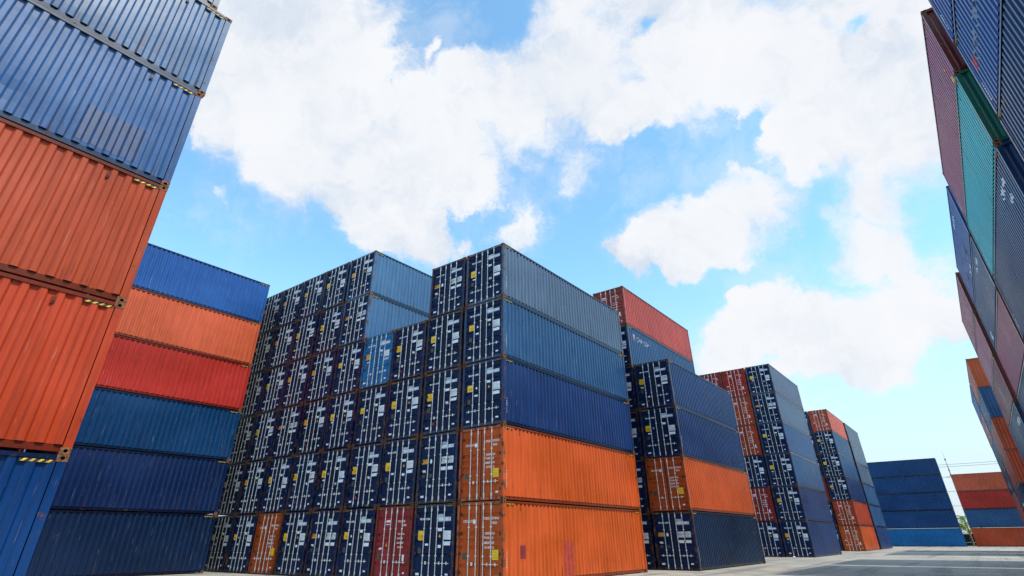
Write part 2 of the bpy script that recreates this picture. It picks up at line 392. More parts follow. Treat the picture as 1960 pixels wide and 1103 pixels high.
def split_rect(u0, u1, v0, v1, k, kind, off=.006, mb=None):
    mb = mb or MB(); br = DP[kind]; z0, z1 = VZ(v1), VZ(v0); zs = sorted({z0, z1} | {z for z, d in br if z0 < z < z1})
    for a, b in zip(zs, zs[1:]):
        mb.poly([(UX(u0), YD + prof(br, a) - off, a), (UX(u1), YD + prof(br, a) - off, a), (UX(u1), YD + prof(br, b) - off, b), (UX(u0), YD + prof(br, b) - off, b)], k)
    return mb
def oval(u, v, ru, rv, k, kind, off=.006, mb=None, n=14):
    mb = mb or MB(); y = YD - off
    mb.poly([(UX(u + ru * math.cos(2 * math.pi * i / n)), y, VZ(v + rv * math.sin(2 * math.pi * i / n))) for i in range(n)], k); return mb
dg = bpy.context.evaluated_depsgraph_get
def text_mesh(s, size, k, bold=0.0, spacing=1.0):
    cu = bpy.data.curves.new('t', 'FONT'); cu.body = s; cu.size = size; cu.offset = bold; cu.resolution_u = 2; cu.space_character = spacing
    ob = bpy.data.objects.new('t', cu); COL.objects.link(ob); bpy.context.view_layer.update()
    me = bpy.data.meshes.new_from_object(ob.evaluated_get(dg())); bpy.data.objects.remove(ob); bpy.data.curves.remove(cu)
    me.materials.clear(); me.materials.append(M[k]); return me
def text_on_door(s, u, v, size, k, kind, bold=.004, spacing=1.0):
    """lettering with its lower left corner at (u, v)"""
    me = text_mesh(s, size, k, bold, spacing); bm = bmesh.new(); bm.from_mesh(me); br = DP[kind]
    for vt in bm.verts: x, y, _ = vt.co; vt.co = (UX(u) + x, 0, VZ(v) + y)
    for z, d in br:
        if VZ(v) - size < z < VZ(v) + size:
            bmesh.ops.bisect_plane(bm, geom=bm.verts[:] + bm.edges[:] + bm.faces[:], plane_co=(0, 0, z), plane_no=(0, 0, 1))
    for vt in bm.verts: vt.co.y = YD + prof(br, vt.co.z) - .009
    bm.to_mesh(me); bm.free(); return me
def text_on_side(s, y, z, size, k, sgn=1, bold=.006, spacing=1.0, vertical=False, flip=False):
    """lettering on the corrugated side; reading direction: +y for sgn=+1, -y for sgn=-1"""
    if vertical: s = "\n".join(s)
    me = text_mesh(s, size, k, bold, spacing); bm = bmesh.new(); bm.from_mesh(me)
    for vt in bm.verts: a, b, _ = vt.co; vt.co = (0, y + sgn * a, z + b)
    ys = [v.co.y for v in bm.verts]; lo, hi = min(ys), max(ys)
    for yb, d in SB:
        if lo < yb < hi: bmesh.ops.bisect_plane(bm, geom=bm.verts[:] + bm.edges[:] + bm.faces[:], plane_co=(0, yb, 0), plane_no=(0, 1, 0))
    for vt in bm.verts: vt.co.x = sgn * (XO - prof(SB, vt.co.y) + .004)
    bm.to_mesh(me); bm.free(); return me
def rod(u):
    mb = MB(); x = UX(u); y = -6.078
    mb.tube([(x, y, .10), (x, y, 2.80)], .0165, 'galv', 8)
    for a, b in ((.15, .30), (2.60, 2.745)):
        mb.prism([(x - .022, a), (x + .022, a), (x + .032, (a + b) / 2), (x + .022, b), (x - .022, b)], 'y', y - .014, y + .024, 'galv')
    mb.box(x - .012, x + .03, y - .02, y + .02, .075, .115, 'galv'); mb.box(x - .012, x + .03, y - .02, y + .02, 2.785, 2.825, 'galv')
    for z in (.95, 1.95): mb.box(x - .035, x + .035, y - .018, y + .024, z, z + .045, 'galv')
    return mb.mesh('lock_rod')
def handle(u, sgn, v=.80):
    mb = MB(); x = UX(u); z = VZ(v); y = -6.098
    a, b = sorted((x, x + sgn * .36))
    mb.box(a, b, y, y + .012, z - .008, z + .008, 'galv')
    mb.box(x - .026, x + .026, y - .002, y + .03, z - .035, z + .035, 'galv')
    c = x + sgn * .22; mb.box(c - .016, c + .016, y - .004, y + .03, z - .05, z + .06, 'galv'); mb.box(c - .024, c + .024, y - .003, y + .028, z - .016, z + .016, 'galv')
    return mb.mesh('door_handle')
def hinge(sgn, z):
    mb = MB(); x = sgn * 1.085
    mb.tube([(x, -6.075, z - .07), (x, -6.075, z + .07)], .016, 'hinge', 8)
    a, b = sorted((x, x - sgn * .10)); mb.box(a, b, -6.070, -6.052, z - .045, z + .045, 'hinge'); return mb.mesh('door_hinge')
def stripes_door(sgn):
    mb = MB(); a, b = (.72, 1.04) if sgn > 0 else (-1.04, -.72); y = -6.0885
    mb.box(a, b, y - .002, y + .001, 2.772, 2.812, 'black')
    for i in range(4):
        x = a + .02 + i * .08; mb.prism([(x, 2.776), (x + .03, 2.776), (x + .055, 2.808), (x + .025, 2.808)], 'y', y - .005, y - .0021, 'hazard')
    return mb.mesh('hazard_stripe')
def stripes_side(sx, sy):
    mb = MB(); y1 = sy * 5.9; y0 = sy * 5.40; a, b = sorted((y0, y1)); xs = sorted((sx * 1.2005, sx * 1.204))
    mb.box(*xs, a, b, 2.745, 2.800, 'black'); xs = sorted((sx * 1.2045, sx * 1.207))
    for i in range(4):
        y = a + .02 + i * .12; mb.prism([(y, 2.75), (y + .05, 2.75), (y + .10, 2.795), (y + .05, 2.795)] if sx > 0 else [(y + .05, 2.75), (y + .10, 2.75), (y + .05, 2.795), (y, 2.795)], 'x', *xs, 'hazard')
    return mb.mesh('hazard_stripe')
def bracket(sx, y):
    mb = MB(); xs = sorted((sx * 1.14, sx * 1.196)); mb.box(*xs, y - .035, y + .035, 2.56, 2.70, 'rail')
    xs = sorted((sx * 1.1965, sx * 1.199)); mb.box(*xs, y - .022, y + .022, 2.575, 2.61, 'hole'); return mb.mesh('lashing_plate')
ROOF, END, GSK = roof(), end_panel(), gasket()
SIDES = {1: [side_panel(1, 5, s) for s in range(5)], -1: [side_panel(-1, 5, s + 9) for s in range(4)]}
SIDE0 = {1: side_panel(1), -1: side_panel(-1)}
FR, FRP, FR2, FRP2 = frame(), frame(True), frame(False, 'post'), frame(True, 'post')
CAST = [casting(a, b, c) for a in (-1, 1) for b in (-1, 1) for c in (-1, 1)]
LEAF = {(s, k): door_leaf(s, k) for s in (-1, 1) for k in 'ab'}
RODU = (.235, .415, .585, .77); RODS = [rod(u) for u in RODU]
HAND = {v: [handle(RODU[0], -1 if v else 1, .79), handle(RODU[1], -1, .79), handle(RODU[2], 1, .79), handle(RODU[3], 1, .79)] for v in (0, 1)}
HINGE = {(s, i): hinge(s, z) for s in (-1, 1) for i, z in enumerate((.42, 1.05, 1.75, 2.45))}
STR = [stripes_door(-1), stripes_door(1)]; STS = {(a, b): stripes_side(a, b) for a in (-1, 1) for b in (-1, 1)}
BRK = {(a, b): bracket(a, b * 4.95) for a in (-1, 1) for b in (-1, 1)}
# ---- door markings: lists of (name, leaf index 0 left / 1 right, mesh)
def R_(u0, u1, v0, v1, k, kind, name): return (name, split_rect(u0, u1, v0, v1, k, kind).mesh(name, fix=False))
def lines(u0, u1, v0, v1, n, k, kind, mb=None, off=.012):
    mb = mb or MB(); h = (v1 - v0) / n
    for i in range(n):
        split_rect(u0 + .006, u0 + (u1 - u0) * (.6 + .35 * ((i * 7) % 5) / 4), v0 + h * (i + .3), v0 + h * (i + .62), k, kind, off, mb)
    return mb
NUMS = (('CMAU 460', '517 3'), ('CMAU 533', '204 8'), ('CMAU 712', '669 1'), ('ECMU 926', '148 5'), ('CMAU 418', '330 7'), ('ECMU 955', '071 2'), ('CAIU 847', '392 0'), ('TGHU 675', '826 4'))
def blue_marks(var):
    rnd = random.Random(var * 13 + 1); two = var in (2, 6); kd = 'a' if two else rnd.choice('bba'); L = []; Rr = []
    j = lambda a=.02: rnd.uniform(-a, a)
    num = NUMS[var]; e = j()
    mb = MB(); split_rect(.09 + e, .135 + e, .15, .18, 'white', kd, .006, mb); split_rect(.092 + e, .112 + e, .165, .178, 'red', kd, .009, mb)
    L.append(('emblem', mb.mesh('emblem', fix=False))); L.append(('company_name', text_on_door('CMA CGM', .15 + e, .18, .105, 'white', kd, .004)))
    if two:
        mb = split_rect(.05, .21, .355, .43, 'amber', kd); split_rect(.10, .115, .355, .43, 'tan', kd, .009, mb); L.append(('warning_sticker', mb.mesh('w', fix=False)))
        L.append(('oval_sticker', oval(.31, .395, .032, .036, 'white', kd).mesh('o', fix=False)))
        L.append(R_(.07, .16, .53, .565, 'white', kd, 'data_sticker')); L.append(R_(.07, .15, .60, .65, 'plate', kd, 'data_plate')); L.append(R_(.26, .35, .59, .65, 'plate', kd, 'data_plate'))
        for a in (.60, .79):
            L2 = split_rect(a, a + .15, .34, .45, 'white', kd); lines(a, a + .15, .34, .45, 5, 'ink', kd, L2); Rr.append(('weight_table', L2.mesh('w', fix=False)))
            Rr.append(R_(a, a + .14, .50, .555, 'white', kd, 'data_sticker'))
    else:
        a, h = j(.015), rnd.uniform(.10, .14)
        mb = split_rect(.065 + a, .222 + a, .335, .345 + h, rnd.choice(('yellow', 'yellow', 'amber')), kd); split_rect(.10 + a, .21 + a, .34 + h * .45, .34 + h * .82, 'amber', kd, .009, mb); L.append(('warning_sticker', mb.mesh('w', fix=False)))
        if rnd.random() < .8: L.append(('round_sticker', oval(.325 + j(), .395 + j(), .022, .02, rnd.choice(('white', 'royal', 'grey')), kd).mesh('o', fix=False)))
        a = rnd.choice((.27, .11, .09, .13)); v = j(.03)
        L.append(R_(a, a + .09, .515 + v, .545 + v, 'white', kd, 'data_sticker')); L.append(R_(.085, .165, .58, .665 + v, rnd.choice(('tan', 'plate', 'plate')), kd, 'data_plate'))
        v = j(.03); k = rnd.choice(('white', 'white', 'grey'))
        mb = split_rect(.76, .95, .36 + v, .485 + v, 'white', kd); lines(.76, .95, .37 + v, .478 + v, 6, 'grey', kd, mb); Rr.append(('weight_table', mb.mesh('w', fix=False)))
        Rr.append(R_(.76, .94, .51 + v, .565 + v, k, kd, 'data_sticker'))
        if rnd.random() < .75: Rr.append(('caution_triangle', MB().poly([(UX(.635), YD - .006, VZ(.43)), (UX(.685), YD - .006, VZ(.43)), (UX(.66), YD - .006, VZ(.385))], 'yellow').mesh('t', fix=False)))
        Rr.append(R_(.60, .70 + j() + .01, .30, .345, 'white', kd, 'size_code'))
        if rnd.random() < .4: Rr.append(R_(.62, .70, .56 + v, .60 + v, rnd.choice(('white', 'grey', 'tan')), kd, 'data_sticker'))
        if rnd.random() < .35: L.append(R_(.27, .30, .86, .91, 'red', kd, 'inspection_sticker'))
    v = j(.012)
    mb = split_rect(.595, .74, .095 + v, .205 + v, 'grey', kd); Rr.append(('number_panel', mb.mesh('n', fix=False)))
    Rr.append(('container_number', text_on_door(num[0], .60, .185 + v, .135, 'white', kd, .008))); Rr.append(R_(.745, .94, .14 + v, .20 + v, 'grey', kd, 'number_panel'))
    Rr.append(('container_number', text_on_door(num[1], .80, .19 + v, .12, 'white', kd, .008)))
    Rr.append(R_(.84, .91, .925, .95, 'white', kd, 'maker_plate')); L.append(R_(.06, .15, .93, .962, 'white', kd, 'maker_plate'))
    return kd, L, Rr
def orange_marks():
    kd = 'a'; L = []; Rr = []
    L.append(('company_name', text_on_door('CRONOS', .08, .235, .13, 'pinkwhite', kd, .004))); L.append(('oval_sticker', oval(.36, .225, .032, .034, 'white', kd).mesh('o', fix=False)))
    L.append(R_(.08, .19, .645, .735, 'plate', kd, 'data_plate')); L.append(R_(.455, .475, .46, .48, 'white', kd, 'seal_tag'))
    Rr.append(('container_number', text_on_door('CRSU 927', .60, .20, .12, 'pinkwhite', kd, .006))); Rr.append(('container_number', text_on_door('4510', .84, .20, .12, 'pinkwhite', kd, .006)))
    Rr.append(('size_code', text_on_door('45G1', .79, .262, .12, 'pinkwhite', kd, .006)))
    for i, t in enumerate(('32500  KG', '71650  LB', '28620  KG', '63100  LB')):
        Rr.append(('weight_table', text_on_door(t, .60, .40 + .062 * i, .115, 'pinkwhite', kd, .007)))
    mb = split_rect(.79, .935, .60, .73, 'yellow', kd); lines(.80, .93, .615, .72, 3, 'amber', kd, mb, .009); Rr.append(('warning_sticker', mb.mesh('w', fix=False)))
    Rr.append(R_(.86, .925, .93, .955, 'white', kd, 'maker_plate')); return kd, L, Rr
def red_marks():
    kd = 'a'; L = []; Rr = []
    mb = MB()
    for a, b, k in ((.13, .165, 'red'), (.165, .195, 'white'), (.195, .225, 'red'), (.225, .235, 'white'), (.235, .25, 'royal')): split_rect(.26, .40, a, b, k, kd, .006, mb)
    L.append(('company_logo', mb.mesh('l', fix=False)))
    L.append(('caution_triangle', MB().poly([(UX(.29), YD - .006, VZ(.565)), (UX(.35), YD - .006, VZ(.565)), (UX(.32), YD - .006, VZ(.505))], 'amber').mesh('t', fix=False)))
    L.append(R_(.09, .18, .58, .61, 'white', kd, 'data_sticker')); L.append(R_(.07, .15, .66, .76, 'plate', kd, 'data_plate'))
    Rr.append(('container_number', text_on_door('TCLU 738', .62, .20, .11, 'pinkwhite', kd, .005))); Rr.append(('size_code', text_on_door('4500', .78, .26, .11, 'pinkwhite', kd, .005)))
    for i, t in enumerate(('KG 30480', 'LB 67200', 'KG 26680', 'LB 58820')):
        Rr.append(('weight_table', text_on_door(t, .63, .39 + .065 * i, .10, 'pinkwhite', kd, .005)))
    Rr.append(R_(.82, .875, .68, .77, 'white', kd, 'data_sticker')); Rr.append(R_(.86, .91, .93, .955, 'white', kd, 'maker_plate')); return kd, L, Rr
MARKS = {**{'b%d' % i: blue_marks(i) for i in range(8)}, 'o': orange_marks(), 'r': red_marks()}
SIDENO = [text_on_side(s_, -5.86, 1.05, .095, 'white', 1, .003, vertical=True) for s_ in ('4605173', '5332048', '7126691', '8201485')]
GROUP = 'shipping containers stacked in the yard'
def container(loc, rz, color, label, marks='b0', near=False, dents=0, castings=True, doors=True, extra=(), dcolor=None, ecolor=None):
    """one container: an empty at its base with its parts"""
    root = empty('shipping_container', loc, rz); tag(root, label, 'shipping container', GROUP)
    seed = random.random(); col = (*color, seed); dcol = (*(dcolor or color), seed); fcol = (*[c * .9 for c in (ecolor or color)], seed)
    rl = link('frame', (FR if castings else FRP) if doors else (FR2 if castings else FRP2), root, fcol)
    if castings:
        for cm in CAST: link('corner_casting', cm, root, col)
    for s in (1, -1):
        me = SIDES[s][int(seed * 997) % len(SIDES[s])] if castings else SIDE0[s]
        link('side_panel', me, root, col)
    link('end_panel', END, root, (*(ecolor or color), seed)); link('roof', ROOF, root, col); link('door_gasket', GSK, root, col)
    kd, L, Rr = MARKS[marks]; leaves = []
    for i, s in enumerate((-1, 1)):
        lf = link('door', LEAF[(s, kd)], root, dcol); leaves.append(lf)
        if not doors: continue
        hv = int(seed * 31) % 2
        for j in (0, 1): link('lock_rod', RODS[i * 2 + j], lf, col); link('door_handle', HAND[hv][i * 2 + j], lf, col)
        if castings:
            for j in range(4): link('door_hinge', HINGE[(s, j)], lf, col)
        for nm, me in (L, Rr)[i]: link(nm, me, lf, col)
    if castings:
        if doors:
            for me in STR: link('hazard_stripe', me, root, col)
        for k in ((1, -1), (1, 1), (-1, -1), (-1, 1)): link('hazard_stripe', STS[k], root, col)
        if near:
            for k in ((1, -1), (1, 1), (-1, -1), (-1, 1)): link('lashing_plate', BRK[k], root, col)
    if near: link('side_number', SIDENO[int(seed * 555) % 4], root, col)
    for nm, me in extra: link(nm, me, root, col)
    return root

# ------------------------------------------------------------------ colours (linear)
C = dict(
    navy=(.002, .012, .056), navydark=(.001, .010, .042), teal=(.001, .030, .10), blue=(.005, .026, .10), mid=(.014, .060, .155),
    steel=(.062, .102, .165), royal=(.010, .066, .25), deepblue=(.001, .028, .125), azure=(.003, .038, .135), pale=(.026, .080, .205), cyan=(.042, .110, .215), tomato=(.36, .045, .010), bright=(.002, .095, .27), lightblue=(.012, .15, .33), inkblue=(.002, .013, .042),  # steel, pale, cyan: sky reflection and sun put into the side colour
    orange=(.43, .070, .011), orange2=(.38, .062, .006), redorange=(.30, .036, .009), salmon=(.34, .052, .020), coral=(.44, .078, .034), red=(.32, .017, .009),
    brick=(.32, .045, .032), maroon=(.20, .017, .018), sea=(.006, .42, .41), plum=(.33, .065, .11))
NAME = dict(navy='dark navy', navydark='near-black navy', teal='deep teal-blue', blue='blue', mid='medium blue', steel='sky-lit steel-blue', royal='royal blue',
            bright='bright blue', deepblue='deep blue', azure='ribbed dark blue', tomato='tomato red', pale='sky-lit blue', salmon='faded salmon-red', cyan='pale sky-lit blue', lightblue='light sky-blue', inkblue='dull dark blue', orange='bright orange', orange2='deep orange', redorange='red-orange',
            coral='coral', red='red', brick='brick red', maroon='dark maroon', sea='turquoise green', plum='plum red')
ORD = ['', 'ground-level', 'second up', 'third up', 'fourth up', 'fifth up', 'top sixth']
H = 2.9
def jit(a=.03): return random.uniform(-a, a)
def stack(cols, xp, y0, where, side='left', near=False, dents=0, castings=True, doors=True, marks=None, extra=None, shift=None):
    """cols: colours from the ground up. xp: plane of the aisle side; y0: y of the end nearer the camera"""
    n = len(cols)
    for k, c in enumerate(cols):
        dx, dy = (jit(), jit()) if k else (0, 0)
        if shift and k + 1 in shift: dx, dy = shift[k + 1]
        x = xp - WX if side != 'right' else xp + WX
        rz = 0 if side == 'left' else math.pi
        lv = 'top' if k == n - 1 and n != 1 else ORD[k + 1]
        mk = (marks or {}).get(k + 1) or ('o' if c in ('orange', 'orange2') else 'r' if c in ('red', 'maroon', 'brick', 'redorange', 'salmon', 'coral', 'plum') else random.choice(('b0', 'b1', 'b3', 'b4', 'b5', 'b7', 'b0', 'b3', 'b6')))
        lab = "%s container, %s, %s" % (NAME[c], lv, where)
        container((x + dx, y0 + LY + dy, k * H), rz, tuple(v * random.uniform(.94, 1.06) for v in C[c]), lab, mk, near, dents, castings, doors, (extra or {}).get(k + 1, ()), C['navy'] if c in ('blue', 'mid', 'steel', 'royal', 'inkblue', 'cyan', 'pale') else tuple(v * 1.25 for v in C[c]) if c in ('red', 'redorange', 'maroon') else None,  # navy doors under sheen-pale sides; red doors brightened in colour as unlit
                  {'sea': (.003, .11, .08), 'plum': (.12, .014, .012)}.get(c))  # ends and frame in narrow gaps: shade painted in as darker colour
def T(name, me): return (name, me)

# --- the big stack at the left edge of the picture (its aisle side faces +x, doors at the far end)
stack(['deepblue', 'redorange', 'salmon', 'pale', 'pale', 'steel'], -12.62, 3.38 - 12.192, 'in the nearest stack at the left edge', 'far', near=True, doors=False,
      shift={2: (0, 0), 3: (-.01, 0), 4: (0, 0), 5: (-.01, .05), 6: (-.02, -.40)},
      extra={4: [T('repainted_patch', corr_patch(-5.3, -4.1, .25, 1.15, 'patchblue', -1))], 6: [T('lettering', text_on_side('CMA CGM', -5.3, .35, .16, 'white', -1))]})
# --- the corrugated stack behind it
stack(['navydark', 'navy', 'teal', 'red', 'coral', 'royal'], -35.08, 17.48 - 12.192, 'in the corrugated stack left of the door wall', 'far', doors=False)
stack(['navydark', 'navy', 'blue', 'navy', 'blue', 'navy'], -35.08 - 2.53, 17.48 - 12.192, 'in the unseen column added behind the left corrugated stack', 'far', castings=False, doors=False)  # unseen column added to keep the open horizon's reflection off the doors
# --- the wall of doors
XM, YM, PW = -14.81, 18.65, 2.558
stack(['orange', 'orange', 'blue', 'mid', 'steel'], XM, YM, 'in the corner stack at mid picture', near=True, marks={1: 'o', 2: 'o', 3: 'b0', 4: 'b0', 5: 'b1'},
      extra={1: [T('repainted_patch', corr_patch(-4.93, -4.57, .87, 1.33, 'patchred')), T('repainted_patch', corr_patch(-1.9, -1.0, .2, 1.45, 'patchred2'))]},
      shift={2: (0, 0), 3: (.01, .01), 4: (.01, -.01), 5: (0, .02)})
NTH = ['', '', 'first', 'second', 'third', 'fourth', 'fifth', 'sixth', 'seventh', 'eighth']
DW = {2: ['navy'] * 5, 3: ['maroon', 'navy', 'navy', 'navy'], 4: ['navy', 'navy', 'navy', 'lightblue'], 5: ['navy', 'navy', 'navy', 'navy', 'cyan', 'cyan'],
      6: ['navy'] * 6, 7: ['orange2', 'navy', 'navy', 'navy', 'navy', 'navy'], 8: ['navy'] * 6, 9: ['navydark', 'navydark', 'navydark', 'navy', 'navy', 'navy']}
DW[2][3] = 'navydark'; DW[6][2] = 'navydark'; DW[8][1] = 'navydark'
for j, cols in DW.items():
    stack(cols, XM - (j - 1) * PW, YM, '%s door column left of the corner stack' % NTH[j], marks={2: 'b2'} if j == 2 else {1: 'b2'} if j == 5 else None, near=False)
# --- block behind the corner stack
stack(['inkblue', 'orange', 'blue', 'blue'], -12.91, 33.29, 'in the four-high stack right of the corner stack', near=True, marks={1: 'b2'})
nyk = [T('emblem', corr_patch(-5.3, -4.92, 1.98, 2.42, 'fadedwhite')), T('emblem', corr_patch(-5.26, -4.96, 2.02, 2.18, 'patchred2', 1, .007)), T('lettering', text_on_side('CMA CGM', -4.75, 2.0, .45, 'fadedwhite', 1, .012))]
stack(['navy', 'navy', 'navy', 'navy', 'mid', 'brick'], -12.91 - PW, 33.29, 'in the six-high stack behind the corner stack', extra={5: nyk}, marks={5: 'b1'})
# --- next block
stack(['blue', 'blue', 'mid', 'mid', 'steel', 'steel'], -12.90, 60.84, 'in the six-high all-blue door stack', castings=False)
stack(['navy', 'maroon', 'navy', 'redorange', 'redorange', 'red'], -12.90 - PW, 60.84, 'in the mixed stack left of the all-blue stack', castings=False)
stack(['navy', 'navy', 'navy', 'navy', 'navy', 'maroon'], -12.90 - 2 * PW, 60.84, 'second stack left of the all-blue stack', castings=False)
# --- next block
stack(['orange2', 'redorange', 'blue', 'mid', 'mid', 'coral'], -13.04, 90.01, 'in the far coral-topped stack', castings=False, marks={1: 'r'})
stack(['navy', 'navy', 'maroon', 'navy', 'navy', 'mid'], -13.04 - PW, 90.01, 'just left of the far coral-topped stack', castings=False)
stack(['blue', 'mid', 'mid', 'steel', 'steel', 'steel'], -12.97, 103.37, 'in the plain stack right of the coral-topped stack', castings=False)
# --- the right-hand wall (sides face the aisle, corrugated front ends towards the camera)
stack(['navy', 'navy', 'blue', 'blue', 'royal', 'royal'], 3.67, 5.21, 'in the nearest stack at the right edge', 'right', near=True, doors=False,
      extra={5: [T('emblem', corr_patch(-5.55, -5.25, 1.35, 1.75, 'red', 1)), T('lettering', text_on_side('CMA CGM', -5.1, 1.3, .55, 'fadedwhite', 1, .012))],
             4: [T('container_number', text_on_side('CMAU 401', 3.1, 2.1, .3, 'white', 1, .01))]})
stack(['navy', 'maroon', 'navy', 'blue', 'sea', 'plum'], 3.62, 18.70, 'in the plum-topped stack on the right', 'right', near=True, doors=False,
      extra={4: [T('container_number', text_on_side('CMAU 460', 3.35, 2.25, .3, 'white', 1, .016)), T('size_code', text_on_side('45G1', 4.2, 1.7, .26, 'white', 1, .014))],
             5: [T('container_number', text_on_side('CAXU811460', -5.45, 2.35, .215, 'white', 1, .016, vertical=True))],
             6: [T('warning_sticker', corr_patch(5.15, 5.35, .25, .5, 'yellow')), T('warning_sticker', corr_patch(4.75, 4.9, 1.0, 1.15, 'yellow'))]})
stack(['navy', 'navy', 'blue', 'plum', 'mid', 'royal'], 3.72, 32.40, 'in the royal blue topped stack on the right', 'right', castings=True, doors=False,
      extra={6: [T('lettering', text_on_side('CMA CGM', -4.2, .55, 1.35, 'fadedwhite', 1, .012)), T('container_number', text_on_side('CMAU 533204', 1.5, 2.3, .3, 'white', 1, .016)),
                 T('container_number', text_on_side('CMAU 533', -.9, .25, .35, 'white', 1, .016))],
             5: [T('container_number', text_on_side('CMAU 712669', 2.3, 2.2, .3, 'white', 1, .016)), T('container_number', text_on_side('45G1', -4.9, .3, .6, 'white', 1, .016))]})
stack(['navy', 'blue', 'blue', 'maroon', 'plum', 'plum'], 3.56, 45.65, 'in the plum stack under the right-hand skyline', 'right', castings=False, doors=False,
      extra={3: [T('container_number', text_on_side('CMAU 820', 2.6, 1.9, .5, 'white', 1, .02))]})
stack(['blue', 'navy', 'redorange', 'redorange', 'mid', 'orange'], 3.45, 72.0, 'in the stack with corrugated ends beside the sky', 'right', castings=False, doors=False,
      extra={5: [T('lettering', text_on_side('CMA CGM', -3.2, .55, 1.1, 'fadedwhite', 1, .012))], 2: [T('lettering', text_on_side('CMA CGM', -2.2, .7, 1.1, 'white', 1, .05))],
             3: [T('caution_triangle', MB().poly([(-.42, 6.066, 2.18), (-.12, 6.066, 2.18), (-.27, 6.066, 2.46)], 'amber').mesh('t', fix=False))]})
stack(['navy', 'brick', 'navy', 'mid', 'plum', 'royal'], 3.45, 85.62, 'in the last stack of the right-hand wall', 'right', castings=False, doors=False,
      extra={3: [T('lettering', text_on_side('CMA CGM', -3.2, .55, 1.1, 'fadedwhite', 1, .012))]})
# --- the two stacks that close the aisle, long sides towards the camera
def cross_stack(cols, xl, yf, where):
    for k, c in enumerate(cols):
        dx, dy = (jit(.03), jit(.02)) if k else (0, 0)
        lab = "%s container, %s, %s" % (NAME[c], 'top' if k == len(cols) - 1 else ORD[k + 1], where)
        # local +x side turned to face -y
        container((xl + LY + dx, yf + WX + dy, k * H), -math.pi / 2, C[c], lab, 'b0', False, 0, False, False)
cross_stack(['bright', 'azure', 'azure', 'azure', 'azure'], -4.0 - 12.192, 135.82, 'in the five-high blue stack closing the aisle')
cross_stack(['tomato', 'mid', 'red', 'coral'], -2.58, 136.7, 'in the low stack right of the thin mast')

# ------------------------------------------------------------------ ground
def ground_mat():
    mt, n, b = newmat('yard_concrete'); t = n.nodes.new('ShaderNodeTexCoord'); co = t.outputs['Object']
    big = noise_node(n, co, .09, 6, .6).outputs[0]; med = noise_node(n, co, .55, 8, .62, 2, .6).outputs[0]; fine = noise_node(n, co, 14, 6, .7).outputs[0]
    c = mixc(n, maprange(n, big, .35, .65), (.27, .24, .19, 1), (.38, .345, .285, 1))
    c = mixc(n, maprange(n, med, .48, .62, 0, .75), c, (.22, .21, .20, 1))
    c = mixc(n, maprange(n, fine, .45, .75, 0, .3), c, (.2, .19, .175, 1))
    oil = noise_node(n, co, .32, 7, .7, 2, 1.2).outputs[0]
    c = mixc(n, maprange(n, oil, .60, .68, 0, .8), c, (.07, .065, .06, 1))
    vor = n.nodes.new('ShaderNodeTexVoronoi'); vor.feature = 'DISTANCE_TO_EDGE'; vor.inputs['Scale'].default_value = .13
    wv = n.nodes.new('ShaderNodeVectorMath'); wv.operation = 'ADD'; n.links.new(co, wv.inputs[0]); n.links.new(noise_node(n, co, .8, 5, .6).outputs['Color'], wv.inputs[1]); n.links.new(wv.outputs[0], vor.inputs[0])
    c = mixc(n, maprange(n, vor.outputs['Distance'], .0, .005, .7, 0), c, (.06, .055, .05, 1))
    tyre = noise_node(n, scaled(n, co, (.9, .045, 1)), 1.0, 5, .6).outputs[0]
    c = mixc(n, maprange(n, tyre, .52, .62, 0, .75), c, (.15, .145, .14, 1))
    tyre2 = noise_node(n, scaled(n, co, (.05, 1.0, 1)), .9, 5, .6, 2, .4).outputs[0]
    c = mixc(n, maprange(n, tyre2, .56, .66, 0, .35), c, (.17, .165, .16, 1))
    br = n.nodes.new('ShaderNodeTexBrick'); n.links.new(co, br.inputs[0]); br.offset = 0; br.inputs['Scale'].default_value = 1
    br.inputs['Brick Width'].default_value = 6; br.inputs['Row Height'].default_value = 5; br.inputs['Mortar Size'].default_value = .012; br.inputs['Mortar Smooth'].default_value = .3
    c = mixc(n, math_node(n, 'MULTIPLY', br.outputs['Fac'], .75), c, (.09, .085, .08, 1))
    n.links.new(c, b.inputs['Base Color']); n.links.new(maprange(n, med, .4, .7, .75, .5), b.inputs['Roughness'])
    bp = n.nodes.new('ShaderNodeBump'); bp.inputs['Strength'].default_value = .25; bp.inputs['Distance'].default_value = .01
    n.links.new(fine, bp.inputs['Height']); n.links.new(bp.outputs[0], b.inputs['Normal']); return mt
M['ground'] = ground_mat()
g = link('ground', MB().poly([(-1500, -1500, 0), (1500, -1500, 0), (1500, 1500, 0), (-1500, 1500, 0)], 'ground').mesh('ground', fix=False)); tag(g, 'pale stained concrete yard between the container rows', 'ground', None, 'structure')

# ------------------------------------------------------------------ things at the end of the aisle
M['pole'] = simple('mast_steel', (.20, .20, .24), .5, .3, .3, 6); M['cable'] = simple('cable_sheath', (.05, .05, .055), .7)
M['bark'] = simple('bark', (.13, .095, .06), .9, 0, .4, 14, .4); M['wall'] = simple('shed_boards', (.035, .04, .03), .8, 0, .5, 6)
M['whitepaint'] = simple('white_gloss', (.7, .7, .68), .5, 0, .2, 8); M['roofmetal'] = simple('shed_roof_metal', (.45, .46, .44), .5, .2, .3, 4)
def leafmat(name, col, col2):
    mt, n, b = newmat(name); t, oi, co = objco(n); nz = noise_node(n, co, 1.6, 4, .6).outputs[0]
    n.links.new(mixc(n, maprange(n, nz, .35, .65), col + (1,), col2 + (1,)), b.inputs['Base Color']); b.inputs['Roughness'].default_value = .5
    b.inputs['Subsurface Weight'].default_value = 0; return mt
M['palm'] = leafmat('palm_leaf', (.03, .13, .015), (.12, .30, .02)); M['lime'] = leafmat('lime_leaf', (.10, .22, .012), (.24, .36, .03))
